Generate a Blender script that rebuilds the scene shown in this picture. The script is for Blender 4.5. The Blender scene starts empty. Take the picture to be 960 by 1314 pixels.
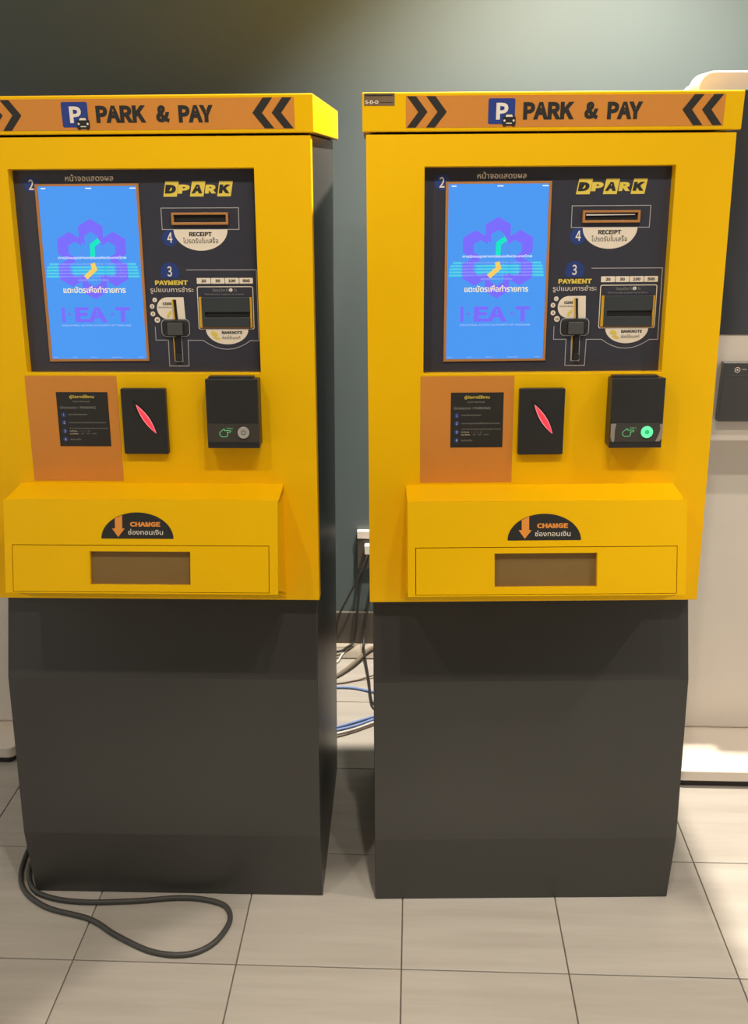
import bpy, math, random
from mathutils import Vector, Matrix

scene = bpy.context.scene
COL = scene.collection
random.seed(7)

# ------------------------------------------------------------------ camera
cam_d = bpy.data.cameras.new('camera')
cam_d.sensor_fit = 'HORIZONTAL'
cam_d.sensor_width = 36.0
cam_d.lens = 36.0 * 1225.64 / 960.0
cam_d.clip_start = 0.02
cam = bpy.data.objects.new('camera', cam_d)
COL.objects.link(cam)
_r = Vector((0.99910691, 0.04177149, -0.00636543))
_d = Vector((0.00849311, -0.34610455, -0.93815751))
_f = Vector((-0.04139135, 0.93726559, -0.34615022))
cam.matrix_world = Matrix(((_r.x, -_d.x, -_f.x, 0.0162), (_r.y, -_d.y, -_f.y, -1.4330),
                           (_r.z, -_d.z, -_f.z, 1.4745), (0, 0, 0, 1)))
scene.camera = cam

# ------------------------------------------------------------------ light
scene.view_settings.view_transform = 'Standard'
scene.view_settings.look = 'None'
scene.view_settings.exposure = 0.18
scene.view_settings.gamma = 1.0
scene.view_settings.use_curve_mapping = False

world = bpy.data.worlds.new('room_ambient')
scene.world = world
world.use_nodes = True
bg = world.node_tree.nodes['Background']
bg.inputs[0].default_value = (1.0, 0.97, 0.91, 1)
bg.inputs[1].default_value = 0.60


def spot(name, loc, target, watts, cone, blend, radius, color=(1.0, 0.91, 0.79)):
    l = bpy.data.lights.new(name, 'SPOT')
    l.energy = watts
    l.spot_size = math.radians(cone)
    l.spot_blend = blend
    l.shadow_soft_size = radius
    l.color = color
    o = bpy.data.objects.new(name, l)
    COL.objects.link(o)
    o.location = loc
    o.rotation_euler = (Vector(target) - Vector(loc)).to_track_quat('-Z', 'Y').to_euler()
    return o


spot('downlight_front', (0.15, -0.72, 2.78), (0.15, -0.72, 0), 95, 41.5, 0.10, 0.03)
for sx, sw in ((-0.8, 30), (0.15, 38), (0.50, 24)):  # middle one is the front downlight's spill, outer two are added fill lamps
    spot('front_spill_fill', (sx, -0.74, 2.77), (sx, -0.74, 0), sw, 130, 0.6, 0.03)
spot('downlight_machines', (0.48, 0.70, 2.78), (0.50, 0.66, 0), 430, 96, 0.65, 0.03)
spot('downlight_gap', (0.10, 1.11, 2.78), (-0.13, 1.0, 0), 420, 20, 0.5, 0.02)
spot('fill_right', (1.75, -0.30, 2.78), (1.85, -0.10, 0), 75, 95, 0.5, 0.03)  # added fill lamp, brightens the right floor and totem


# ------------------------------------------------------------------ materials
def lin(c):
    return tuple(((v / 255) / 12.92 if v / 255 <= 0.04045 else ((v / 255 + 0.055) / 1.055) ** 2.4) for v in c)


_mats = {}


def mat(name, rgb, rough=0.5, metal=0.0, spec=0.5, emit=None, vary=0.0, scale=6.0, bump=0.0, bscale=200.0, coat=0.0):
    if name in _mats:
        return _mats[name]
    m = bpy.data.materials.new(name)
    m.use_nodes = True
    nt = m.node_tree
    b = nt.nodes['Principled BSDF']
    c = lin(rgb)
    b.inputs['Base Color'].default_value = (*c, 1)
    b.inputs['Roughness'].default_value = rough
    b.inputs['Metallic'].default_value = metal
    b.inputs['Specular IOR Level'].default_value = spec
    b.inputs['Coat Weight'].default_value = coat
    if emit:
        b.inputs['Emission Color'].default_value = (*lin(emit[0]), 1)
        b.inputs['Emission Strength'].default_value = emit[1]
    tc = nt.nodes.new('ShaderNodeTexCoord')
    if vary > 0:
        n = nt.nodes.new('ShaderNodeTexNoise')
        n.inputs['Scale'].default_value = scale
        n.inputs['Detail'].default_value = 4
        nt.links.new(tc.outputs['Object'], n.inputs['Vector'])
        r = nt.nodes.new('ShaderNodeValToRGB')
        r.color_ramp.elements[0].position = 0.3
        r.color_ramp.elements[1].position = 0.7
        r.color_ramp.elements[0].color = (*[v * (1 - vary) for v in c], 1)
        r.color_ramp.elements[1].color = (*[min(1, v * (1 + vary)) for v in c], 1)
        nt.links.new(n.outputs['Fac'], r.inputs['Fac'])
        nt.links.new(r.outputs['Color'], b.inputs['Base Color'])
    if bump > 0:
        n2 = nt.nodes.new('ShaderNodeTexNoise')
        n2.inputs['Scale'].default_value = bscale
        nt.links.new(tc.outputs['Object'], n2.inputs['Vector'])
        bp = nt.nodes.new('ShaderNodeBump')
        bp.inputs['Strength'].default_value = bump
        bp.inputs['Distance'].default_value = 0.001
        nt.links.new(n2.outputs['Fac'], bp.inputs['Height'])
        nt.links.new(bp.outputs['Normal'], b.inputs['Normal'])
    _mats[name] = m
    return m


YELLOW = mat('yellow_powder_coat', (246, 192, 0), 0.45, spec=0.2, vary=0.03, scale=3, bump=0.08, bscale=350)
BLACKBODY = mat('charcoal_powder_coat', (60, 59, 56), 0.38, spec=0.5, vary=0.08, scale=2.5, bump=0.15, bscale=500)
ORANGE = mat('orange_vinyl', (214, 138, 52), 0.5, vary=0.03, scale=8)
NAVY = mat('navy_black_acrylic', (60, 60, 70), 0.3, vary=0.05, scale=3)
INK = mat('black_print', (40, 38, 34), 0.5)
BLUE = mat('blue_print', (40, 62, 128), 0.45)
SIGNBLUE = mat('parking_blue_print', (40, 62, 140), 0.45)
WHITE = mat('white_print', (238, 228, 214), 0.5)
CREAM = mat('cream_print', (240, 226, 205), 0.5)
GREYLINE = mat('grey_line_print', (178, 176, 178), 0.5)
GOLD = mat('yellow_print', (232, 206, 84), 0.5)
TAN = mat('tan_edge_trim', (186, 128, 70), 0.4, vary=0.05)
AMBER = mat('amber_edge', (220, 170, 40), 0.4)
PLASTIC = mat('black_plastic', (44, 43, 42), 0.4, vary=0.06, scale=10)
PLASTIC2 = mat('grey_plastic', (74, 74, 74), 0.45, vary=0.05, scale=10)
DARK = mat('dark_cavity', (18, 18, 18), 0.6)
PRINTGREY = mat('small_grey_print', (150, 148, 140), 0.6)
STEEL = mat('satin_steel', (190, 186, 178), 0.4, metal=0.2)
NOTE = mat('dark_slate_plastic', (58, 62, 64), 0.4, vary=0.05, scale=10)
STRIP = mat('smoked_strip', (70, 66, 61), 0.3, vary=0.05, scale=10)
PAPER = mat('receipt_paper', (215, 205, 200), 0.7)
CHANGEORANGE = mat('orange_print', (236, 150, 60), 0.5)
TRAY = mat('coin_tray_beige', (200, 170, 110), 0.4, vary=0.05)
TAPE = mat('clear_tape', (150, 140, 130), 0.35)
STICKER = mat('worn_brown_sticker', (118, 96, 70), 0.5, vary=0.15, scale=60)


def screenmat(name, rgb, k=0.9):
    return mat(name, (8, 8, 10), 0.25, spec=0.25, emit=(rgb, k))


SCR = screenmat('screen_blue_glow', (76, 152, 240))
SCR_PURPLE = screenmat('screen_purple_glow', (122, 108, 250))
SCR_GREEN = screenmat('screen_green_glow', (18, 232, 190))
SCR_YELLOW = screenmat('screen_yellow_glow', (246, 206, 100))
SCR_WHITE = screenmat('screen_white_glow', (240, 245, 255))
SCR_PALE = screenmat('screen_pale_glow', (170, 195, 252))
SCR_CYAN = screenmat('screen_cyan_glow', (30, 205, 225))
SCR_CREAM = screenmat('screen_cream_glow', (255, 238, 190))
RED = mat('red_indicator_glow', (120, 10, 14), 0.3, emit=((255, 66, 78), 1.0))
REDRIM = mat('pale_red_glow', (120, 60, 60), 0.3, emit=((255, 150, 150), 1.0))
GREENGLOW = mat('green_button_glow', (30, 90, 50), 0.3, emit=((110, 255, 170), 1.0))
GREENCORE = mat('green_button_core', (30, 90, 50), 0.3, emit=((40, 190, 110), 0.9))
GREENLINE = mat('green_icon_glow', (40, 90, 50), 0.4, emit=((120, 220, 140), 0.7))


def pane_mat():
    m = mat('smoked_brown_acrylic', (152, 122, 74), 0.22, vary=0.1, scale=4)
    b = m.node_tree.nodes['Principled BSDF']
    b.inputs['Transmission Weight'].default_value = 0.25
    return m


SMOKED = pane_mat()


def tile_mat():
    m = bpy.data.materials.new('beige_streaked_porcelain')
    m.use_nodes = True
    nt = m.node_tree
    b = nt.nodes['Principled BSDF']
    tc = nt.nodes.new('ShaderNodeTexCoord')
    oi = nt.nodes.new('ShaderNodeObjectInfo')
    mul = nt.nodes.new('ShaderNodeVectorMath')
    mul.operation = 'SCALE'
    comb = nt.nodes.new('ShaderNodeCombineXYZ')
    for i in range(3):
        nt.links.new(oi.outputs['Random'], comb.inputs[i])
    nt.links.new(comb.outputs[0], mul.inputs[0])
    mul.inputs['Scale'].default_value = 37.0
    mp = nt.nodes.new('ShaderNodeMapping')
    mp.inputs['Scale'].default_value = (2.2, 26.0, 1.0)
    mp.inputs['Rotation'].default_value = (0, 0, 0.03)
    nt.links.new(tc.outputs['Object'], mp.inputs['Vector'])
    add = nt.nodes.new('ShaderNodeVectorMath')
    nt.links.new(mp.outputs[0], add.inputs[0])
    nt.links.new(mul.outputs[0], add.inputs[1])
    n = nt.nodes.new('ShaderNodeTexNoise')
    n.inputs['Scale'].default_value = 1.0
    n.inputs['Detail'].default_value = 5
    n.inputs['Roughness'].default_value = 0.6
    nt.links.new(add.outputs[0], n.inputs['Vector'])
    r = nt.nodes.new('ShaderNodeValToRGB')
    e = r.color_ramp.elements
    e[0].position = 0.3
    e[0].color = (*lin((172, 165, 155)), 1)
    e[1].position = 0.66
    e[1].color = (*lin((186, 180, 170)), 1)
    nt.links.new(n.outputs['Fac'], r.inputs['Fac'])
    hsv = nt.nodes.new('ShaderNodeHueSaturation')
    mr = nt.nodes.new('ShaderNodeMapRange')
    mr.inputs['To Min'].default_value = 0.94
    mr.inputs['To Max'].default_value = 1.05
    nt.links.new(oi.outputs['Random'], mr.inputs['Value'])
    nt.links.new(mr.outputs[0], hsv.inputs['Value'])
    nt.links.new(r.outputs['Color'], hsv.inputs['Color'])
    nt.links.new(hsv.outputs['Color'], b.inputs['Base Color'])
    b.inputs['Roughness'].default_value = 0.3
    b.inputs['Specular IOR Level'].default_value = 0.45
    return m


TILE = tile_mat()
GROUT = mat('dark_grout', (112, 102, 90), 0.8, vary=0.1, scale=30)
WALL = mat('grey_teal_wall_paint', (86, 98, 99), 0.62, vary=0.04, scale=1.5, bump=0.1, bscale=250)
CEIL = mat('matt_white_ceiling_paint', (205, 200, 192), 0.8, vary=0.02)
SKIRT = mat('dark_grey_skirting', (78, 72, 64), 0.5, vary=0.05)
EDGING = mat('grey_floor_edging', (150, 140, 126), 0.5, vary=0.08, scale=12)
TOTEMW = mat('warm_white_lacquer', (232, 220, 206), 0.3, vary=0.01)
TOTEMC = mat('off_white_column_paint', (232, 222, 209), 0.4, vary=0.02)
GLASS = mat('black_screen_glass', (66, 67, 70), 0.12, spec=0.5, vary=0.04)
MODULE = mat('dark_grey_module', (70, 69, 67), 0.4, vary=0.05)
RUBBER = mat('dark_rubber', (52, 48, 44), 0.7)
CORD = mat('dark_grey_rubber_cord', (66, 65, 62), 0.5, vary=0.08, scale=40)
CABLE_BLACK = mat('black_cable', (38, 36, 34), 0.5)
CABLE_GREY = mat('grey_conduit', (128, 116, 100), 0.5, vary=0.05)
CABLE_BLUE = mat('blue_network_cable', (122, 150, 205), 0.45)
CABLE_WHITE = mat('white_cable', (225, 218, 210), 0.45)
CABLE_BROWN = mat('brown_cable', (104, 84, 66), 0.5)


# ------------------------------------------------------------------ mesh helpers
class Frame:
    def __init__(self, o, u, v, n):
        self.o, self.u, self.v, self.n = Vector(o), Vector(u), Vector(v), Vector(n)

    def __call__(self, a, b, c=0.0):
        return self.o + self.u * a + self.v * b + self.n * c

    def up(self, k):
        return Frame(self.o + self.n * k, self.u, self.v, self.n)


XYZ = Frame((0, 0, 0), (1, 0, 0), (0, 1, 0), (0, 0, 1))
XZ = Frame((0, 0, 0), (1, 0, 0), (0, 0, 1), (0, -1, 0))     # front view, n towards the viewer


class MB:
    def __init__(self):
        self.v, self.f, self.smooth = [], [], False

    def face(self, fr, poly, n=0.0):
        i = len(self.v)
        self.v += [fr(a, b, n) for a, b in poly]
        self.f.append(tuple(range(i, i + len(poly))))
        return self

    def prism(self, fr, poly, n0, n1):
        i, k = len(self.v), len(poly)
        self.v += [fr(a, b, n0) for a, b in poly] + [fr(a, b, n1) for a, b in poly]
        self.f.append(tuple(range(i + k - 1, i - 1, -1)))
        self.f.append(tuple(range(i + k, i + 2 * k)))
        for j in range(k):
            self.f.append((i + j, i + (j + 1) % k, i + k + (j + 1) % k, i + k + j))
        return self

    def ring(self, fr, out, inn, n0, n1):
        i, k = len(self.v), len(out)
        for n in (n0, n1):
            self.v += [fr(a, b, n) for a, b in out] + [fr(a, b, n) for a, b in inn]
        for j in range(k):
            q = (j + 1) % k
            o0, o1, p0, p1 = i + j, i + q, i + k + j, i + k + q
            O0, O1, P0, P1 = o0 + 2 * k, o1 + 2 * k, p0 + 2 * k, p1 + 2 * k
            self.f += [(O0, O1, P1, P0), (o1, o0, p0, p1), (o0, o1, O1, O0), (p1, p0, P0, P1)]
        return self

    def flat_ring(self, fr, out, inn, n=0.0):
        i, k = len(self.v), len(out)
        self.v += [fr(a, b, n) for a, b in out] + [fr(a, b, n) for a, b in inn]
        for j in range(k):
            q = (j + 1) % k
            self.f.append((i + j, i + q, i + k + q, i + k + j))
        return self

    def strip(self, fr, pts, w, n=0.0, closed=False):
        P = [Vector((a, b)) for a, b in pts]
        k = len(P)
        i = len(self.v)
        for j in range(k):
            a = P[j - 1] if (j > 0 or closed) else None
            c = P[(j + 1) % k] if (j < k - 1 or closed) else None
            d1 = (P[j] - a).normalized() if a is not None else None
            d2 = (c - P[j]).normalized() if c is not None else None
            d1 = d1 or d2
            d2 = d2 or d1
            m = Vector((-(d1.y + d2.y), d1.x + d2.x))
            if m.length < 1e-6:
                m = Vector((-d1.y, d1.x))
            m.normalize()
            s = w / 2 / max(0.4, m.dot(Vector((-d1.y, d1.x))))
            for sg in (-1, 1):
                q = P[j] + m * s * sg
                self.v.append(fr(q.x, q.y, n))
        for j in range(k if closed else k - 1):
            a, b = i + 2 * j, i + 2 * ((j + 1) % k)
            self.f.append((a, b, b + 1, a + 1))
        return self

    def box(self, x0, x1, y0, y1, z0, z1):
        return self.prism(XYZ, [(x0, y0), (x1, y0), (x1, y1), (x0, y1)], z0, z1)

    def hexa(self, low, top):
        i = len(self.v)
        self.v += [Vector(p) for p in low] + [Vector(p) for p in top]
        self.f += [(i + 3, i + 2, i + 1, i), (i + 4, i + 5, i + 6, i + 7)]
        for j in range(4):
            q = (j + 1) % 4
            self.f.append((i + j, i + q, i + 4 + q, i + 4 + j))
        return self

    def tube(self, pts, r, seg=10, sub=8):
        P = [Vector(p) for p in pts]
        if len(P) == 2:
            path = [P[0], P[1]]
        else:
            path = []
            for j in range(len(P) - 1):
                p0, p1, p2, p3 = P[max(j - 1, 0)], P[j], P[j + 1], P[min(j + 2, len(P) - 1)]
                for s in range(sub):
                    t = s / sub
                    path.append(0.5 * ((2 * p1) + (p2 - p0) * t + (2 * p0 - 5 * p1 + 4 * p2 - p3) * t * t
                                       + (3 * p1 - p0 - 3 * p2 + p3) * t ** 3))
            path.append(P[-1])
        i = len(self.v)
        up = None
        for j, c in enumerate(path):
            t = (path[min(j + 1, len(path) - 1)] - path[max(j - 1, 0)]).normalized()
            if up is None:
                up = Vector((0, 0, 1)) if abs(t.z) < 0.9 else Vector((1, 0, 0))
            up = (up - t * up.dot(t)).normalized()
            sd = t.cross(up)
            for k in range(seg):
                a = 2 * math.pi * k / seg
                self.v.append(c + (up * math.cos(a) + sd * math.sin(a)) * r)
        for j in range(len(path) - 1):
            for k in range(seg):
                a = i + j * seg + k
                b = i + j * seg + (k + 1) % seg
                self.f.append((b, a, a + seg, b + seg))
        self.f.append(tuple(range(i, i + seg)))
        e = i + (len(path) - 1) * seg
        self.f.append(tuple(range(e + seg - 1, e - 1, -1)))
        self.smooth = True
        return self

    def build(self, name, material, parent=None, bevel=0.0, label=None):
        me = bpy.data.meshes.new(name)
        me.from_pydata([tuple(p) for p in self.v], [], self.f)
        me.materials.append(material)
        if self.smooth:
            me.polygons.foreach_set('use_smooth', [True] * len(me.polygons))
        me.update()
        o = bpy.data.objects.new(name, me)
        COL.objects.link(o)
        o.parent = parent
        if bevel:
            b = o.modifiers.new('bevel', 'BEVEL')
            b.width = bevel
            b.segments = 2
            b.limit_method = 'ANGLE'
            b.angle_limit = math.radians(30)
        if label:
            o['label'] = label
        return o


def rect(u0, v0, u1, v1):
    return [(u0, v0), (u1, v0), (u1, v1), (u0, v1)]


def rrect(u0, v0, u1, v1, r, seg=5):
    out = []
    for cx, cy, a0 in ((u1 - r, v0 + r, -90), (u1 - r, v1 - r, 0), (u0 + r, v1 - r, 90), (u0 + r, v0 + r, 180)):
        for s in range(seg + 1):
            a = math.radians(a0 + 90 * s / seg)
            out.append((cx + r * math.cos(a), cy + r * math.sin(a)))
    return out


def disc(cx, cy, r, seg=28, ry=None, a0=0, a1=360):
    n = seg if a1 - a0 == 360 else seg + 1
    return [(cx + r * math.cos(math.radians(a0 + (a1 - a0) * s / seg)),
             cy + (ry or r) * math.sin(math.radians(a0 + (a1 - a0) * s / seg))) for s in range(n)]


_txt = {}


try:    # Blender's own bundled sans serif; the built-in font serves if it is missing
    SANS = bpy.data.fonts.load(bpy.utils.system_resource('DATAFILES', path='fonts') + '/Noto Sans CJK Regular.woff2')
except Exception:
    SANS = None


def glyphs(s, bold):
    key = (s, bold)
    if key not in _txt:
        cu = bpy.data.curves.new('lettering', 'FONT')
        cu.body = s
        if SANS and s.isascii():
            cu.font = SANS
            bold *= 0.6
        cu.offset = bold
        cu.resolution_u = 3
        cu.fill_mode = 'FRONT'
        ob = bpy.data.objects.new('lettering_source', cu)
        COL.objects.link(ob)
        dg = bpy.context.evaluated_depsgraph_get()
        dg.update()
        me = bpy.data.meshes.new_from_object(ob.evaluated_get(dg))
        vs = [(v.co.x, v.co.y) for v in me.vertices]
        fs = []
        for pl in me.polygons:
            f = tuple(pl.vertices)
            if pl.normal.z < 0:
                f = f[::-1]
            fs.append(f)
        bpy.data.objects.remove(ob)
        bpy.data.meshes.remove(me)
        bpy.data.curves.remove(cu)
        _txt[key] = (vs, fs)
    return _txt[key]


def add_text(mb, fr, s, u0, v0, u1, v1, n=0.0006, bold=0.0, skew=0.0):
    vs, fs = glyphs(s, bold)
    xs = [a for a, b in vs]
    ys = [b for a, b in vs]
    ax, ay = min(xs), min(ys)
    sx, sy = (u1 - u0) / (max(xs) - ax), (v1 - v0) / (max(ys) - ay)
    i = len(mb.v)
    mb.v += [fr(u0 + (a - ax) * sx + skew * (b - ay) * sy, v0 + (b - ay) * sy, n) for a, b in vs]
    mb.f += [tuple(i + k for k in f) for f in fs]
    return mb


def text(parent, fr, s, u0, v0, u1, v1, m, n=0.0006, bold=0.0, name='lettering', skew=0.0):
    return add_text(MB(), fr, s, u0, v0, u1, v1, n, bold, skew).build(name, m, parent)


def empty(name, loc, rz, label, cat, group=None):
    o = bpy.data.objects.new(name, None)
    COL.objects.link(o)
    o.location = loc
    o.rotation_euler = (0, 0, rz)
    o.empty_display_size = 0.05
    tag(o, label, cat, group)
    return o


def tag(o, label, cat, group=None):
    o['label'] = label
    o['category'] = cat
    if group:
        o['group'] = group
    return o


def structure(o):
    o['kind'] = 'structure'
    return o


# ------------------------------------------------------------------ the room
TW = 0.3232
YW = 1.33
floor = structure(MB().box(-2.6, 2.6, -3.2, YW + 0.1, -0.06, -0.004).build('floor', GROUT))
g = 0.0012
tile_me = None
for j in range(-9, 4):
    y0, y1 = j * TW + g, (j + 1) * TW - g
    if j == 3:
        y1 = 1.222
    for i in range(-7, 7):
        if j == 3 or tile_me is None:
            mb = MB().box(g - TW / 2, TW / 2 - g, -(y1 - y0) / 2, (y1 - y0) / 2, -0.008, 0.0)
            o = mb.build('tile', TILE, floor, bevel=0.0012)
            if j != 3:
                tile_me = o.data
                proto = o
        else:
            o = proto.copy()
            COL.objects.link(o)
            o.parent = floor
        o.location = ((i + 0.5) * TW, (y0 + y1) / 2, 0)
structure(MB().box(-2.6, 2.6, 1.2245, YW, -0.004, 0.004).build('trim_1', EDGING, bevel=0.001))
structure(MB().box(-2.6, 2.6, YW, YW + 0.1, -0.004, 2.82).build('wall_back', WALL))
structure(MB().box(-2.0, 2.0, -3.3, -3.2, -0.004, 2.82).build('wall_front_added', WALL))  # unseen wall, added so the cabinets reflect something dark; sides left open
structure(MB().box(-2.6, 2.6, -3.3, YW + 0.1, 2.82, 2.9).build('ceiling', CEIL))  # unseen, added to block ambient light from above
structure(MB().box(-2.6, 2.6, YW - 0.012, YW, 0.004, 0.115).build('baseboard_back', SKIRT, bevel=0.002))

# ------------------------------------------------------------------ payment kiosks
YP, ZP, LP = 0.0504, 0.6724, 0.8456
TV = Vector((0, 0.0780, 0.8420)).normalized()
NV = Vector((0, -TV.z, TV.y))
PF = Frame((0, YP, ZP), (1, 0, 0), TV, NV)                 # front of the yellow faceplate
DF = PF.up(-0.022)                                          # front of the recessed instrument panel
DF = Frame(DF.o + Vector((-0.002, 0, 0)), DF.u, DF.v, DF.n)
_k = 0.1898
BF = Frame(PF(0, 0, 0.1043 + _k * 0.13), (1, 0, 0), TV - NV * _k, (NV + TV * _k).normalized())  # change box front
HF = Frame((0, 0.1255, 0), (1, 0, 0), (0, 0, 1), (0, -1, 0))                                      # header front


def hexagon(cx, cy, r):
    return [(cx + r * math.cos(math.radians(90 + 60 * k)), cy + r * math.sin(math.radians(90 + 60 * k))) for k in range(6)]


def kiosk(loc, rz, label, right_one):
    root = empty('payment_kiosk', loc, rz, label, 'ticket machine', 'yellow parking payment machines')
    W2 = 0.31
    # --- charcoal cabinet
    side = Frame((0, 0, 0), (0, -1, 0), (0, 0, 1), (-1, 0, 0))
    prof = [(0, 0), (-0.013, 0.1638), (0.0256, 0.5106), (0.0785, 0.659), (0.086, 0.70), (0.160, 1.517), (0.745, 1.517), (0.459, 0)]
    MB().prism(side, [(-y, z) for y, z in prof][::-1], -W2, W2).build('cabinet_body', BLACKBODY, root, bevel=0.002)
    # --- header
    hd = MB().box(-0.322, 0.322, 0.1255, 0.757, 1.5184, 1.5801).build('header', YELLOW, root, bevel=0.002)
    if right_one:
        st = MB().prism(HF, rect(-0.3185, 1.5595, -0.2672, 1.5790), 0.0, 0.0006).build('worn_sticker', STICKER, root,
                                                                                      label='worn brown sticker with faded marks')
        text(st, HF, 'S-D-D', -0.3172, 1.5622, -0.2946, 1.5678, CREAM, n=0.0009, bold=0.02)
        MB().face(HF, rect(-0.3165, 1.5745, -0.2700, 1.5765), 0.0009).build('printed_line', INK, st)
        MB().face(HF, rect(-0.292, 1.5640, -0.270, 1.5648), 0.0009).build('printed_line', INK, st)
    sg = MB().prism(HF, rect(-0.2484, 1.5247, 0.2898, 1.5745), 0.0, 0.0005).build('header_sign', ORANGE, root, label='orange header sign')
    SF = HF.up(0.0004)
    for a in (-0.2465, -0.2140):
        MB().face(SF, [(a, 1.5250), (a + 0.0150, 1.5250), (a + 0.0347, 1.5493), (a + 0.0153, 1.5738), (a, 1.5738), (a + 0.0192, 1.5493)],
                  0.0006).build('chevron', INK, sg)
    for a in (0.2531, 0.2860):
        MB().face(SF, [(a, 1.5743), (a - 0.0162, 1.5743), (a - 0.0347, 1.5503), (a - 0.0144, 1.5258), (a + 0.0016, 1.5258), (a - 0.0186, 1.5503)],
                  0.0006).build('chevron', INK, sg)
    MB().face(SF, rrect(-0.1092, 1.5297, -0.0641, 1.5697, 0.003), 0.0006).build('parking_symbol', SIGNBLUE, sg, label='blue parking symbol')
    text(sg, SF, 'P', -0.0958, 1.5365, -0.0755, 1.5628, WHITE, n=0.0009, bold=0.025)
    c = MB()
    c.face(SF, rrect(-0.0850, 1.5270, -0.0625, 1.5412, 0.002), 0.0010)
    c.face(SF, [(-0.0818, 1.5400), (-0.0657, 1.5400), (-0.0680, 1.5455), (-0.0795, 1.5455)], 0.0010)
    c.face(SF, rect(-0.0832, 1.5256, -0.0792, 1.5272), 0.0010)
    c.face(SF, rect(-0.0683, 1.5256, -0.0643, 1.5272), 0.0010)
    c.build('car_symbol', INK, sg)
    w = MB()
    w.face(SF, [(-0.0800, 1.5408), (-0.0675, 1.5408), (-0.0690, 1.5444), (-0.0785, 1.5444)], 0.0013)
    w.face(SF, disc(-0.0815, 1.5350, 0.0018, 10), 0.0013)
    w.face(SF, disc(-0.0660, 1.5350, 0.0018, 10), 0.0013)
    w.face(SF, rect(-0.0785, 1.5300, -0.0690, 1.5315), 0.0013)
    w.build('car_symbol_highlight', CREAM, sg)
    text(sg, SF, 'PARK', -0.0503, 1.5364, 0.0357, 1.5636, INK, bold=0.034)
    text(sg, SF, '&', 0.0530, 1.5361, 0.0763, 1.5637, INK, bold=0.034)
    text(sg, SF, 'PAY', 0.0917, 1.5360, 0.1511, 1.5633, INK, bold=0.034)
    # --- yellow faceplate with the opening
    OU0, OU1, OV0, OV1 = -0.2155, 0.2165, 0.4395, 0.7938
    MB().ring(PF, rect(-0.316, 0, 0.316, LP), rect(OU0, OV0, OU1, OV1), -0.028, 0).build('faceplate', YELLOW, root, bevel=0.0015)
    ip = MB().prism(PF, rect(OU0 - 0.004, OV0 - 0.004, OU1 + 0.004, OV1 + 0.004), -0.0275, -0.022).build('instrument_panel', NAVY, root,
                                                                                               label='navy black instrument panel')
    # display
    MB().ring(DF, [(-0.1758, 0.4588), (0.0098, 0.4598), (0.0098, 0.7705), (-0.1755, 0.7700)],
              [(-0.1712, 0.4632), (0.0052, 0.4632), (0.0052, 0.7664), (-0.1705, 0.7664)], 0, 0.003).build('display_frame', TAN, ip)
    sc = MB().prism(DF, rect(-0.1718, 0.4625, 0.0060, 0.7672), 0.0002, 0.0012).build('display_screen', SCR, root, label='glowing blue touch screen')
    XF = DF.up(0.0013)
    cx, cy, rr = -0.0818, 0.6412, 0.0262
    for k in range(6):
        a = math.radians(90 + 60 * k)
        px, py = cx + 0.0461 * math.cos(a), cy + 0.0448 * math.sin(a)
        q = 0.011
        MB().flat_ring(XF, hexagon(px, py, rr * 0.97), hexagon(px - q * math.cos(a), py - q * math.sin(a), rr * 0.53), 0.0003).build('emblem_petal', SCR_PURPLE, sc)
    gl = [(-0.0676, 0.6746), (-0.0806, 0.6655), (-0.0811, 0.6458)]
    MB().strip(XF, gl, 0.0085, 0.0006).build('screen_emblem_green', SCR_GREEN, sc)
    MB().strip(XF, [(-0.0822, 0.6346), (-0.0795, 0.6240), (-0.0970, 0.6090)], 0.0085, 0.0009).build('screen_emblem_yellow', SCR_YELLOW, sc)
    text(sc, XF, 'การนิคมอุตสาหกรรมแห่งประเทศไทย', -0.1441, 0.6405, -0.0205, 0.6472, SCR_WHITE, n=0.0010, bold=0.012)
    rows = [(-0.161, -0.004), (-0.1655, -0.001), (-0.167, 0.0), (-0.1675, 0.0008), (-0.168, 0.0015)]
    for k, (a, b) in enumerate(rows):
        v = 0.6322 - 0.0054 * k
        for x0, x1 in ((a, -0.1455), (-0.0185, b)) + (((-0.120, -0.043),) if 0 < k < 4 else ()):
            MB().face(XF, rect(x0, v - 0.0015, x1, v + 0.0025), 0.0006).build('screen_text_band', SCR_CYAN, sc)
    pt = MB()
    for k, (a, b) in enumerate(rows):
        v = 0.6310 - 0.0054 * k
        add_text(pt, XF, 'การนิคมอุตสาหกรรมแห่งประเทศไทย การนิคมอุตสาหกรรม', a, v, b, v + 0.0042, 0.0008)
    add_text(pt, XF, 'แห่งประเทศไทย การนิคม', -0.1109, 0.6036, -0.0552, 0.6075, 0.0008)
    pt.build('screen_paragraph', SCR_PALE, sc)
    text(sc, XF, 'แตะบัตรเพื่อทำรายการ', -0.1396, 0.5822, -0.0256, 0.5945, SCR_CREAM, n=0.0010, bold=0.018)
    for s, a, b in (('I', -0.1465, -0.1405), ('-', -0.1350, -0.1300), ('EA', -0.1220, -0.0625), ('-', -0.0560, -0.0510), ('T', -0.0470, -0.0208)):
        if s == '-':
            MB().face(XF, rect(a, 0.5420, b, 0.5460), 0.0006).build('lettering', SCR_PURPLE, sc)
        else:
            text(sc, XF, s, a, 0.5300, b, 0.5568, SCR_PURPLE, bold=0.03)
    text(sc, XF, 'INDUSTRIAL ESTATE AUTHORITY OF THAILAND', -0.1474, 0.5226, -0.0197, 0.5258, SCR_PALE, bold=0.01)
    for a, b in ((-0.1652, -0.1567), (-0.0852, -0.0745), (-0.0063, 0.0045)):
        MB().face(XF, rect(a, 0.7618, b, 0.7636), 0.0006).build('status_mark', SCR_WHITE, sc)
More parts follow.
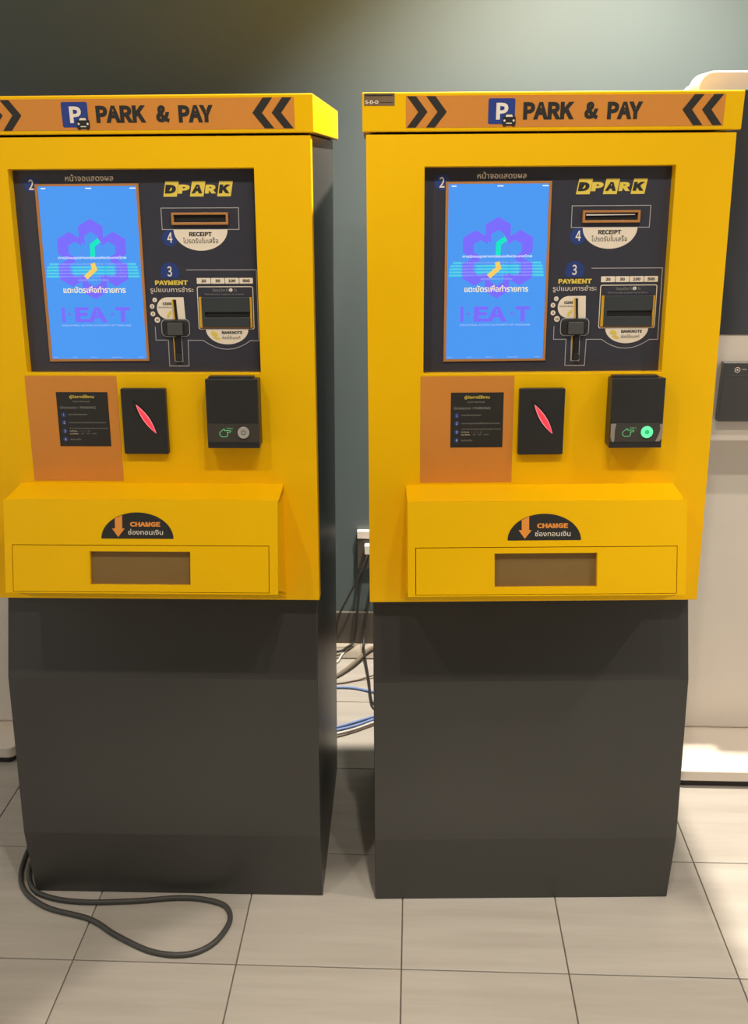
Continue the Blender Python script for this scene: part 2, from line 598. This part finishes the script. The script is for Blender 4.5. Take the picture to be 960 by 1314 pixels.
    for a, b in ((-0.1690, -0.1600), (-0.1330, -0.1238), (-0.1001, -0.0860), (-0.0600, -0.0400), (-0.0100, -0.0010)):
        MB().face(XF, rect(a, 0.4662, b, 0.4668), 0.0006).build('status_mark', SCR_PALE, sc)
    # step 2
    T = DF
    MB().face(T, disc(-0.1817, 0.7694, 0.0135), 0.0004).build('number_badge', BLUE, ip)
    text(ip, T, '2', -0.1866, 0.7605, -0.1776, 0.7782, WHITE, n=0.0008, bold=0.01)
    text(ip, T, 'หน้าจอแสดงผล', -0.1204, 0.7750, -0.0347, 0.7864, CREAM, bold=0.008)
    # logo
    for s, a in (('D', 0.0527), ('A', 0.1000), ('K', 0.1485)):
        MB().face(T, [(a, 0.7480), (a + 0.0242, 0.7480), (a + 0.0290, 0.7738), (a + 0.0050, 0.7738)], 0.0004).build('logo_tile', GOLD, ip)
        text(ip, T, s, a + 0.0032, 0.7533, a + 0.0222, 0.7680, INK, n=0.0008, bold=0.045, skew=0.16)
    text(ip, T, 'P', 0.0785, 0.7530, 0.0992, 0.7682, GOLD, bold=0.045, skew=0.16)
    text(ip, T, 'R', 0.1268, 0.7530, 0.1468, 0.7678, GOLD, bold=0.045, skew=0.16)
    # receipt slot
    MB().strip(T, [(0.0472, 0.7288), (0.1855, 0.7287), (0.1852, 0.6919), (0.0473, 0.6923)], 0.0012, 0.0005, True).build('outline_print', GREYLINE, ip)
    MB().ring(T, rect(0.0658, 0.7000, 0.1670, 0.7208), rect(0.0700, 0.7042, 0.1630, 0.7170), 0, 0.006).build('receipt_slot_frame', TAN, ip, bevel=0.0006)
    MB().face(T, rect(0.0699, 0.7041, 0.1631, 0.7171), 0.0006).build('receipt_slot', DARK, ip)  # flat face coloured black for the shade inside the slot
    if right_one:
        MB().hexa([T(0.0720, 0.7128, 0.0010), T(0.1580, 0.7128, 0.0010), T(0.1580, 0.7128, 0.0040), T(0.0720, 0.7120, 0.0040)],
                  [T(0.0720, 0.7150, 0.0010), T(0.1580, 0.7145, 0.0010), T(0.1580, 0.7140, 0.0040), T(0.0720, 0.7145, 0.0040)]).build('receipt_paper', PAPER, ip)
    MB().face(T, disc(0.0601, 0.6773, 0.0145), 0.0004).build('number_badge', BLUE, ip)
    MB().face(T, disc(0.1160, 0.6919, 0.0484, 28, 0.0363, 180, 360), 0.0007).build('receipt_label', CREAM, ip)
    text(ip, T, '4', 0.0555, 0.6696, 0.0649, 0.6870, WHITE, n=0.0008, bold=0.01)
    text(ip, T, 'RECEIPT', 0.0954, 0.6804, 0.1360, 0.6878, INK, n=0.0010, bold=0.03)
    text(ip, T, 'โปรดรับใบเสร็จ', 0.0839, 0.6685, 0.1469, 0.6782, INK, n=0.0010)
    # payment
    pts = [(0.0566 + 0.0174 * math.cos(math.radians(a)), 0.6180 + 0.0174 * math.sin(math.radians(a))) for a in range(-36, 217, 12)]
    MB().face(T, pts, 0.0004).build('number_badge', BLUE, ip)
    text(ip, T, '3', 0.0521, 0.6108, 0.0605, 0.6287, WHITE, n=0.0008, bold=0.01)
    text(ip, T, 'PAYMENT', 0.0286, 0.5958, 0.0883, 0.6040, GOLD, bold=0.03)
    text(ip, T, 'รูปแบบการชำระ', 0.0192, 0.5805, 0.0980, 0.5925, CREAM)
    MB().strip(T, [(0.0866, 0.6223), (0.2136, 0.6221), (0.2136, 0.4961), (0.1984, 0.4962), (0.1890, 0.4902), (0.1783, 0.4851), (0.1670, 0.4817), (0.1549, 0.4806),
                   (0.1430, 0.4818), (0.1310, 0.4855), (0.1210, 0.4905), (0.1114, 0.4968), (0.0835, 0.4970), (0.0825, 0.4498), (0.0466, 0.4501),
                   (0.0468, 0.4973), (0.0239, 0.4975), (0.0241, 0.5212)], 0.0012, 0.0005).build('outline_print', GREYLINE, ip)
    for s, a, b in (('20', 0.1048, 0.1298), ('50', 0.1308, 0.1552), ('100', 0.1562, 0.1812), ('500', 0.1822, 0.2067)):
        MB().face(T, rrect(a, 0.5980, b, 0.6081, 0.001), 0.0005).build('denomination_label', CREAM, ip)
        cc, hw = (a + b) / 2, 0.0044 if len(s) == 2 else 0.0066
        text(ip, T, s, cc - hw, 0.6004, cc + hw, 0.6056, INK, n=0.0009, bold=0.025)
    MB().strip(T, rrect(0.1049, 0.5172, 0.2059, 0.5926, 0.003), 0.0014, 0.0005, True).build('outline_print', CREAM, ip)
    text(ip, T, 'รับธนบัตร ทีละ    ใบ', 0.1329, 0.5840, 0.1767, 0.5898, PRINTGREY)
    MB().face(T, disc(0.1660, 0.5868, 0.0032, 16), 0.0008).build('number_badge', WHITE, ip)
    text(ip, T, '1', 0.1652, 0.5850, 0.1667, 0.5886, INK, n=0.0011, bold=0.02)
    text(ip, T, 'Put money 1 piece at a time', 0.1186, 0.5770, 0.1892, 0.5812, PRINTGREY)
    # banknote acceptor
    ba = MB()
    ba.prism(T, rect(0.1120, 0.5480, 0.2000, 0.5742), 0, 0.005)
    ba.prism(T, rect(0.1120, 0.5208, 0.2000, 0.5380), 0, 0.005)
    ba.prism(T, rect(0.1120, 0.5370, 0.1175, 0.5490), 0, 0.005)
    bo = ba.build('banknote_acceptor', NOTE, root, bevel=0.0008)
    MB().prism(T, rect(0.1150, 0.5376, 0.2000, 0.5484), 0.0, 0.0015).build('banknote_slot', DARK, bo)
    MB().prism(T, [(0.1072, 0.5206), (0.1120, 0.5206), (0.1120, 0.5746), (0.1076, 0.5746)], 0, 0.003).build('side_trim', AMBER, bo)
    MB().prism(T, rect(0.2000, 0.5204, 0.2034, 0.5742), 0, 0.003).build('side_trim', AMBER, bo)
    MB().prism(T, rect(0.1072, 0.5192, 0.2034, 0.5206), 0, 0.003).build('side_trim', TAN, bo)
    MB().face(T, disc(0.1562, 0.5168, 0.0390, 28, 0.0272, 180, 360), 0.0007).build('banknote_label', CREAM, ip)
    text(ip, T, 'BANKNOTE', 0.1462, 0.5082, 0.1841, 0.5136, INK, n=0.0010, bold=0.03)
    text(ip, T, 'ช่องใส่แบงก์', 0.1462, 0.4990, 0.1800, 0.5056, INK, n=0.0010)
    hb = MB()
    hb.face(T, [(0.1255, 0.5085), (0.1290, 0.5140), (0.1375, 0.5110), (0.1385, 0.5050), (0.1320, 0.5040)], 0.0010)
    hb.face(T, [(0.1300, 0.5030), (0.1345, 0.4985), (0.1425, 0.4975), (0.1435, 0.5000), (0.1370, 0.5040)], 0.0010)
    hb.build('banknote_symbol', GOLD, ip)
    # coin slot
    co = disc(0.0487, 0.5547, 0.0195, 14, None, 90, 270) + [(0.0806, 0.5350), (0.0790, 0.5742)]
    MB().face(T, co, 0.0005).build('coin_label', CREAM, ip)
    text(ip, T, 'COIN', 0.0404, 0.5602, 0.0557, 0.5651, INK, n=0.0010, bold=0.03)
    text(ip, T, 'ช่องใส่เหรียญ', 0.0320, 0.5545, 0.0560, 0.5580, INK, n=0.0010)
    MB().face(T, [(0.0468, 0.5385), (0.0500, 0.5383), (0.0520, 0.5440), (0.0545, 0.5440), (0.0562, 0.5505), (0.0510, 0.5480), (0.0475, 0.5440)], 0.0010).build('coin_arrow', GOLD, ip)
    cs = MB().prism(T, [(0.0620, 0.5350), (0.0668, 0.5350), (0.0650, 0.5700), (0.0585, 0.5700)], 0.0, 0.0016).build('coin_slot', DARK, root)
    MB().prism(T, [(0.0604, 0.5350), (0.0622, 0.5350), (0.0600, 0.5700), (0.0578, 0.5700)], 0.0, 0.004).build('coin_slot_edge', AMBER, cs)
    for s, a, b, r in (('1', 0.0260, 0.5695, 0.0042), ('2', 0.0206, 0.5581, 0.0043), ('5', 0.0212, 0.5447, 0.0044), ('10', 0.0287, 0.5339, 0.0052)):
        MB().face(T, disc(a, b, r, 20), 0.0005).build('coin_value_badge', CREAM, ip)
        hw = 0.0028 if s == '10' else (0.0007 if s == '1' else 0.0014)
        text(ip, T, s, a - hw, b - 0.0019, a + hw, b + 0.0019, INK, n=0.0009, bold=0.02)
    MB().strip(T, rrect(0.0359, 0.5040, 0.0870, 0.5348, 0.008), 0.0013, 0.0006, True).build('outline_print', GREYLINE, ip)
    pd = MB().prism(T, rrect(0.0380, 0.5058, 0.0850, 0.5330, 0.006), 0, 0.005).build('coin_acceptor', PLASTIC, root, bevel=0.001)
    MB().prism(T, rrect(0.0482, 0.5070, 0.0762, 0.5290, 0.002), 0.005, 0.010).build('return_button', PLASTIC2, pd, bevel=0.001)
    MB().strip(T, [(0.0564, 0.5045), (0.0570, 0.4585), (0.0718, 0.4584), (0.0715, 0.5045)], 0.0013, 0.0006).build('outline_print', GREYLINE, ip)
    MB().prism(T, [(0.0624, 0.4719), (0.0706, 0.4719), (0.0702, 0.5060), (0.0617, 0.5060)], 0, 0.004).build('coin_lever', DARK, pd, bevel=0.0006)
    MB().prism(T, [(0.0611, 0.4601), (0.0701, 0.4601), (0.0712, 0.4650), (0.0700, 0.4725), (0.0624, 0.4725)], 0, 0.007).build('coin_lever_tip', PLASTIC, pd, bevel=0.0006)
    MB().prism(T, [(0.0573, 0.4600), (0.0582, 0.4600), (0.0580, 0.5040), (0.0571, 0.5040)], 0, 0.003).build('side_trim', AMBER, pd)
    # --- orange card with the manual
    oc = MB().prism(PF, rect(-0.2206, 0.2368, -0.0500, 0.4345), 0, 0.0006).build('orange_card', ORANGE, root, label='orange instruction card')
    ml = MB().prism(PF, rect(-0.1650, 0.3031, -0.0687, 0.4046), 0.0006, 0.0010).build('manual_label', INK, root, label='black user manual label')
    QF = PF.up(0.0007)
    text(ml, QF, 'คู่มือการใช้งาน', -0.1403, 0.3918, -0.0945, 0.3996, GOLD, bold=0.015)
    text(ml, QF, 'User manual', -0.1343, 0.3858, -0.1032, 0.3893, PRINTGREY)
    text(ml, QF, 'บัตรจอดรถ / PARKING', -0.1593, 0.3738, -0.0926, 0.3788, PRINTGREY)
    for s, v in (('1', 0.3624), ('2', 0.3480), ('3', 0.3319), ('4', 0.3164)):
        MB().face(QF, disc(-0.1537, v, 0.0046, 20), 0.0006).build('number_badge', BLUE, ml)
        hw = 0.0008 if s == '1' else 0.0014
        text(ml, QF, s, -0.1537 - hw, v - 0.0023, -0.1537 + hw, v + 0.0023, WHITE, n=0.0009)
    for s, a, v0, b, v1, m in (('แตะบัตรจอดรถ', -0.1450, 0.3617, -0.1101, 0.3650, PRINTGREY),
                               ('ตรวจสอบยอดเงินที่ต้องชำระบนหน้าจอ', -0.1447, 0.3466, -0.0754, 0.3498, PRINTGREY),
                               ('ชำระเงินด้วยเหรียญหรือธนบัตร ทีละใบ', -0.1446, 0.3356, -0.0722, 0.3388, PRINTGREY),
                               ('เหรียญ', -0.1449, 0.3306, -0.1310, 0.3332, CREAM), ('1   2   5   10', -0.1260, 0.3306, -0.1071, 0.3328, PRINTGREY),
                               ('ธนบัตร', -0.1448, 0.3258, -0.1290, 0.3284, CREAM), ('20   50   100', -0.1240, 0.3260, -0.0951, 0.3282, PRINTGREY),
                               ('รับใบเสร็จ', -0.1446, 0.3148, -0.1248, 0.3182, PRINTGREY)):
        text(ml, QF, s, a, v0, b, v1, m)
    # --- card reader with the red slit
    cr = MB().prism(PF, rrect(-0.0414, 0.2907, 0.0414, 0.4128, 0.003), 0, 0.012).build('card_reader', PLASTIC, root, bevel=0.0012)
    RF = PF.up(0.012)
    A, B = Vector((-0.0140, 0.3835)), Vector((0.0210, 0.3292))
    d = (B - A).normalized()
    nn = Vector((-d.y, d.x))

    def leaf(A, B, h):
        up, dn = [], []
        for s in range(13):
            t = s / 12
            w_ = h * math.sin(math.pi * t) ** 0.9
            p = A.lerp(B, t)
            up.append(tuple(p + nn * w_))
            dn.append(tuple(p - nn * w_))
        return dn + up[::-1][1:-1]
    MB().face(RF, leaf(A - d * 0.012, B + d * 0.003, 0.0090), 0.0004).build('slit_groove', DARK, cr)
    MB().face(RF, leaf(A, B, 0.0058), 0.0007).build('slit_rim', REDRIM, cr)
    MB().face(RF, leaf(A + d * 0.002, B - d * 0.001, 0.0046), 0.0010).build('red_light', RED, cr, label='glowing red slit')
    # --- call box
    U0, U1, V0, V1 = 0.1200, 0.2155, 0.3062, 0.4350
    cb = MB()
    cb.hexa([PF(U0, V0 + 0.004, 0), PF(U1, V0 + 0.004, 0), PF(U1, V0, 0.034), PF(U0, V0, 0.034)][::-1],
            [PF(U0, V1 - 0.003, 0), PF(U1, V1 - 0.003, 0), PF(U1, V1 - 0.002, 0.034), PF(U0, V1 - 0.002, 0.034)][::-1])
    cb = cb.build('call_box', PLASTIC, root, bevel=0.0015)
    MB().prism(PF, rect(U0 + 0.004, V1 - 0.004, U1 - 0.010, V1 + 0.001), 0.001, 0.022).build('call_box_lid', PLASTIC, cb, bevel=0.001)
    MB().prism(PF, rect(U0 + 0.0005, 0.3180, U1 - 0.0005, 0.3520), 0.034, 0.0348).build('call_strip', STRIP, cb)
    KF = PF.up(0.0348)
    bc = (0.1868, 0.3358)
    MB().ring(KF, disc(*bc, 0.0107, 24), disc(*bc, 0.0080, 24), 0, 0.003).build('button_ring', GREENGLOW if right_one else STEEL, cb, bevel=0.0005)
    bt = MB().prism(KF, disc(*bc, 0.0080, 24), 0, 0.0022).build('call_button', GREENGLOW if right_one else STEEL, cb, label='green lit button' if right_one else 'unlit steel button')
    MB().flat_ring(KF, disc(*bc, 0.0042, 20), disc(*bc, 0.0030, 20), 0.0026).build('button_mark', GREENCORE if right_one else PLASTIC2, bt)
    if right_one:
        MB().face(KF, disc(*bc, 0.0030, 20), 0.0026).build('button_core', GREENCORE, bt)
    hx, hy = 0.1432, 0.3275
    hand = [(0, 0.0080), (0.0025, 0.0105), (0.0070, 0.0145), (0.0088, 0.0142), (0.0085, 0.0118), (0.0192, 0.0118), (0.0202, 0.0104), (0.0192, 0.0090),
            (0.0135, 0.0088), (0.0148, 0.0070), (0.0142, 0.0050), (0.0138, 0.0025), (0.0122, 0.0004), (0.0040, 0.0004), (0.0010, 0.0022), (0, 0.0045)]
    MB().strip(KF, [(hx + a, hy + b) for a, b in hand], 0.0009, 0.0005, True).build('hand_symbol', GREENLINE, cb)
    text(cb, KF, 'CALL', 0.1560, 0.3420, 0.1680, 0.3446, GREENLINE, n=0.0005)
    if right_one:
        MB().face(KF, [(0.1215, 0.3510), (0.1310, 0.3514), (0.1290, 0.3400), (0.1290, 0.3230), (0.1280, 0.3175), (0.1240, 0.3190), (0.1215, 0.3270)], 0.0006).build('tape_piece', TAPE, cb)
        MB().face(KF, [(0.2030, 0.3185), (0.2100, 0.3185), (0.2150, 0.3240), (0.2150, 0.3510), (0.2090, 0.3490), (0.2110, 0.3420), (0.2090, 0.3330), (0.2060, 0.3250)], 0.0006).build('tape_piece', TAPE, cb)
    # --- change box
    a0, a1 = -0.2470, 0.2520
    b0, b1 = 0.0540, 0.2217
    F0 = (-0.2335, 0.0562, 0.2365, 0.1412)
    ch = MB()
    ch.ring(BF, rect(a0, b0, a1, b1), rect(*F0), -0.012, 0)
    bk = -0.012
    ch.hexa([PF(a0, 0.215, 0), PF(a1, 0.215, 0), BF(a1, b1 - 0.008, bk), BF(a0, b1 - 0.008, bk)][::-1],
            [PF(a0, 0.232, 0), PF(a1, 0.232, 0), BF(a1, b1, bk), BF(a0, b1, bk)][::-1])
    for x0, x1 in ((a0, a0 + 0.008), (a1 - 0.008, a1)):
        ch.hexa([PF(x0, 0.012, 0), PF(x1, 0.012, 0), BF(x1, b0, bk), BF(x0, b0, bk)][::-1],
                [PF(x0, 0.225, 0), PF(x1, 0.225, 0), BF(x1, b1 - 0.004, bk), BF(x0, b1 - 0.004, bk)][::-1])
    ch.hexa([PF(a0, 0.004, 0), PF(a1, 0.004, 0), BF(a1, b0 - 0.0, bk), BF(a0, b0 - 0.0, bk)][::-1],
            [PF(a0, 0.014, 0), PF(a1, 0.014, 0), BF(a1, b0 + 0.006, bk), BF(a0, b0 + 0.006, bk)][::-1])
    cbx = ch.build('change_box', YELLOW, root)
    MB().ring(BF, rect(F0[0] + 0.0013, F0[1] + 0.0010, F0[2] - 0.0013, F0[3] - 0.0013), rect(-0.0914, 0.0697, 0.0928, 0.1297), -0.010, -0.0004).build('change_flap', YELLOW, cbx)
    MB().prism(BF, rect(-0.0960, 0.0660, 0.0970, 0.1340), -0.0140, -0.0102).build('flap_window', SMOKED, cbx, label='smoked brown window')
    tr = MB()
    tr.hexa([BF(-0.13, 0.062, -0.018), BF(0.13, 0.062, -0.018), BF(0.13, 0.062, -0.090), BF(-0.13, 0.062, -0.090)][::-1],
            [BF(-0.13, 0.066, -0.018), BF(0.13, 0.066, -0.018), BF(0.13, 0.110, -0.090), BF(-0.13, 0.110, -0.090)][::-1])
    tr.build('coin_tray', TRAY, cbx)
    cl = MB().face(BF, disc(-0.0027, 0.1527, 0.0658, 36, 0.0468, 0, 180), 0.0005).build('change_label', INK, root, label='dark half round change label')
    MB().face(BF, [(-0.0431, 0.1709), (-0.0488, 0.1709), (-0.0376, 0.1556), (-0.0254, 0.1708), (-0.0299, 0.1708), (-0.0299, 0.1948), (-0.0432, 0.1888)], 0.0009).build('arrow_symbol', CHANGEORANGE, cl)
    text(cl, BF, 'CHANGE', -0.0157, 0.1741, 0.0395, 0.1827, CHANGEORANGE, n=0.0009, bold=0.035)
    text(cl, BF, 'ช่องทอนเงิน', -0.0193, 0.1598, 0.0441, 0.1700, WHITE, n=0.0009, bold=0.005)
    return root


kiosk((-0.4803, 0.1876, 0), 0.0107, 'left yellow and charcoal parking payment machine with the floor cord looping before it', False)
kiosk((0.2513, 0.1990, 0), 0.0462, 'right yellow and charcoal parking payment machine with worn header sticker and green lit call button', True)


# ------------------------------------------------------------------ white totem kiosks
def totem(cx, y, label, cy):
    t = empty('information_totem', (cx, y, 0), 0, label, 'kiosk', 'white totem kiosks by the wall')
    F = XZ
    MB().prism(F.up(-0.14), rrect(-0.285, 0.845, 0.285, 1.625, 0.045, 8), 0, 0.06).build('head_rear_shell', TOTEMW, t, bevel=0.006)
    MB().prism(F.up(-0.081), rrect(-0.285 + 0.008, 0.865, 0.277, 1.638, 0.03, 8), 0, 0.075).build('head', TOTEMW, t, bevel=0.003)
    S = F.up(-0.0055)
    MB().prism(S, rrect(-0.255, 1.108, 0.255, 1.602, 0.004), 0, 0.0015).build('screen', GLASS, t)
    md = MB().prism(S, rrect(-0.164, 0.916, 0.156, 1.050, 0.002), 0, 0.020).build('reader_module', MODULE, t, bevel=0.002)
    S2 = S.up(0.020)
    c0 = (0.724 - 0.86, 1.033)
    c0 = (-0.134, 1.034)
    MB().flat_ring(S2, disc(*c0, 0.0062, 20), disc(*c0, 0.0048, 20), 0.0005).build('ring_symbol', WHITE, md)
    MB().face(S2, disc(*c0, 0.0022, 12), 0.0005).build('dot_symbol', WHITE, md)
    MB().face(S2, rect(-0.124, 1.0335, -0.114, 1.0365), 0.0005).build('printed_mark', PRINTGREY, md)
    MB().face(S2, rect(-0.108, 1.0335, -0.090, 1.0370), 0.0005).build('printed_mark', PRINTGREY, md)
    MB().face(S2, disc(-0.104, 1.0310, 0.0022, 12), 0.0008).build('indicator_light', GREENGLOW, md)
    MB().prism(S2, rect(-0.150, 1.0205, 0.150, 1.0225), 0, 0.001).build('module_seam', PLASTIC2, md)
    MB().box(-0.20, 0.20, cy, 0.16, 0.048, 0.86).build('column', TOTEMC, t, bevel=0.008)
    MB().prism(XYZ, rrect(-0.19, -0.105, 0.19, 0.20, 0.02), 0.020, 0.048).build('base_plate', TOTEMW, t, bevel=0.002)
    MB().prism(XYZ, rrect(-0.18, -0.095, 0.18, 0.19, 0.015), 0.0, 0.020).build('base_foot', RUBBER, t)
    return t


totem(0.862, 0.70, 'white totem with black screen standing behind the right payment machine', 0.09)
totem(-1.205, 0.74, 'white totem of which only the column foot shows left of the left machine', 0.02)

# ------------------------------------------------------------------ outlet, cords and cables
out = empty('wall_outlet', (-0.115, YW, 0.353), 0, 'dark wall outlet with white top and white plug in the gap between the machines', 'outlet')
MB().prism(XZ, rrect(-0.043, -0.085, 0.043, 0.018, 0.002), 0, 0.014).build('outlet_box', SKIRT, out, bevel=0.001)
MB().prism(XZ, rrect(-0.043, 0.018, 0.043, 0.043, 0.002), 0, 0.016).build('cover_plate', TOTEMW, out, bevel=0.001)
MB().prism(XZ, rrect(-0.020, -0.028, -0.002, 0.002, 0.003), 0.012, 0.034).build('plug', CABLE_WHITE, out, bevel=0.002)


def cable(name, pts, r, m, label, cat='cable', group=None):
    return tag(MB().tube(pts, r).build(name, m), label, cat, group)


z = 0.0056
loop = [(-0.838, 0.66), (-0.850, 0.47), (-0.853, 0.300), (-0.826, 0.197), (-0.752, 0.134), (-0.646, 0.102), (-0.577, 0.060), (-0.495, 0.021), (-0.424, 0.016), (-0.377, 0.046),
        (-0.355, 0.104), (-0.371, 0.147), (-0.418, 0.1650), (-0.478, 0.1680), (-0.565, 0.1560), (-0.671, 0.1490), (-0.750, 0.160), (-0.802, 0.192), (-0.832, 0.275), (-0.831, 0.45), (-0.822, 0.66)]
cable('power_cord', [(a, b, z) for a, b in loop], 0.0055, CORD, 'thick dark grey cord looping on the floor before the left machine', 'cord')
cable('plug_cable', [(-0.126, YW - 0.030, 0.322), (-0.150, YW - 0.050, 0.262), (-0.190, YW - 0.052, 0.181), (-0.220, YW - 0.050, 0.112), (-0.232, YW - 0.050, 0.03), (-0.26, YW - 0.06, 0.0085), (-0.33, YW - 0.08, 0.0085)],
      0.0032, CABLE_BLACK, 'thin black cable hanging from the wall outlet plug')
gname = 'loose cables on the floor behind the machines'
cable('conduit', [(-0.30, 1.085, 0.0085), (-0.235, 1.088, 0.0085), (-0.204, 1.113, 0.0085), (-0.163, 1.171, 0.0145), (-0.118, 1.258, 0.016), (-0.060, 1.300, 0.016)], 0.0058, CABLE_GREY, 'thick grey cable slanting across the gap floor near the wall', group=gname)
cable('network_cable', [(-0.32, 1.03, 0.0045), (-0.222, 1.040, 0.0045), (-0.166, 1.041, 0.0045), (-0.128, 1.030, 0.0045), (-0.02, 0.99, 0.0045)], 0.0036, CABLE_BLUE, 'single blue cable lying by itself in the gap', group=gname)
cable('network_cable', [(-0.32, 0.77, 0.0045), (-0.208, 0.821, 0.0045), (-0.154, 0.850, 0.0045), (-0.120, 0.870, 0.0045), (-0.02, 0.93, 0.0045)], 0.0034, CABLE_BLUE, 'rear of the two blue cables running side by side', group=gname)
cable('network_cable', [(-0.32, 0.755, 0.0045), (-0.207, 0.808, 0.0045), (-0.142, 0.838, 0.0045), (-0.09, 0.873, 0.0045), (-0.02, 0.915, 0.0045)], 0.0034, CABLE_BLUE, 'front of the two blue cables running side by side', group=gname)
cable('white_cable', [(-0.32, 0.735, 0.0045), (-0.205, 0.790, 0.0045), (-0.141, 0.822, 0.0045), (-0.089, 0.858, 0.0045), (-0.02, 0.90, 0.0045)], 0.0034, CABLE_WHITE, 'white cable in front of the paired blue cables', group=gname)
cable('thin_cable', [(-0.32, 0.72, 0.003), (-0.204, 0.776, 0.003), (-0.141, 0.810, 0.003), (-0.089, 0.846, 0.003), (-0.02, 0.885, 0.003)], 0.0020, CABLE_BROWN, 'thin brown cable nearest the viewer in the gap', group=gname)
cable('thin_cable', [(-0.30, 1.056, 0.0030), (-0.205, 1.066, 0.0030), (-0.157, 1.084, 0.0030), (-0.150, 1.086, 0.003), (-0.095, 1.110, 0.0095), (-0.03, 1.15, 0.0095)], 0.0024, CABLE_BROWN, 'thin brown cable between the thick grey and blue cables', group=gname)
cable('thin_cable', [(-0.28, 1.17, 0.0045), (-0.224, 1.185, 0.0045), (-0.205, 1.235, 0.009), (-0.182, 1.300, 0.009)], 0.0032, CABLE_WHITE, 'short pale cable by the skirting', group=gname)
cable('black_cable', [(-0.146, 1.312, 0.262), (-0.158, 1.302, 0.15), (-0.166, 1.296, 0.06), (-0.176, 1.285, 0.022), (-0.192, 1.262, 0.0195), (-0.215, 1.238, 0.018), (-0.30, 1.225, 0.0165)], 0.0042, CABLE_BLACK, 'black cable curving from the wall towards the left machine', group=gname)
cable('black_cable', [(-0.104, 1.312, 0.262), (-0.124, 1.302, 0.15), (-0.137, 1.290, 0.06), (-0.139, 1.262, 0.030), (-0.136, 1.230, 0.029), (-0.124, 1.150, 0.014), (-0.112, 1.060, 0.013), (-0.105, 0.990, 0.012), (-0.09, 0.93, 0.014), (-0.03, 0.87, 0.014)], 0.0036, CABLE_BLACK, 'black cable running forward towards the right machine', group=gname)
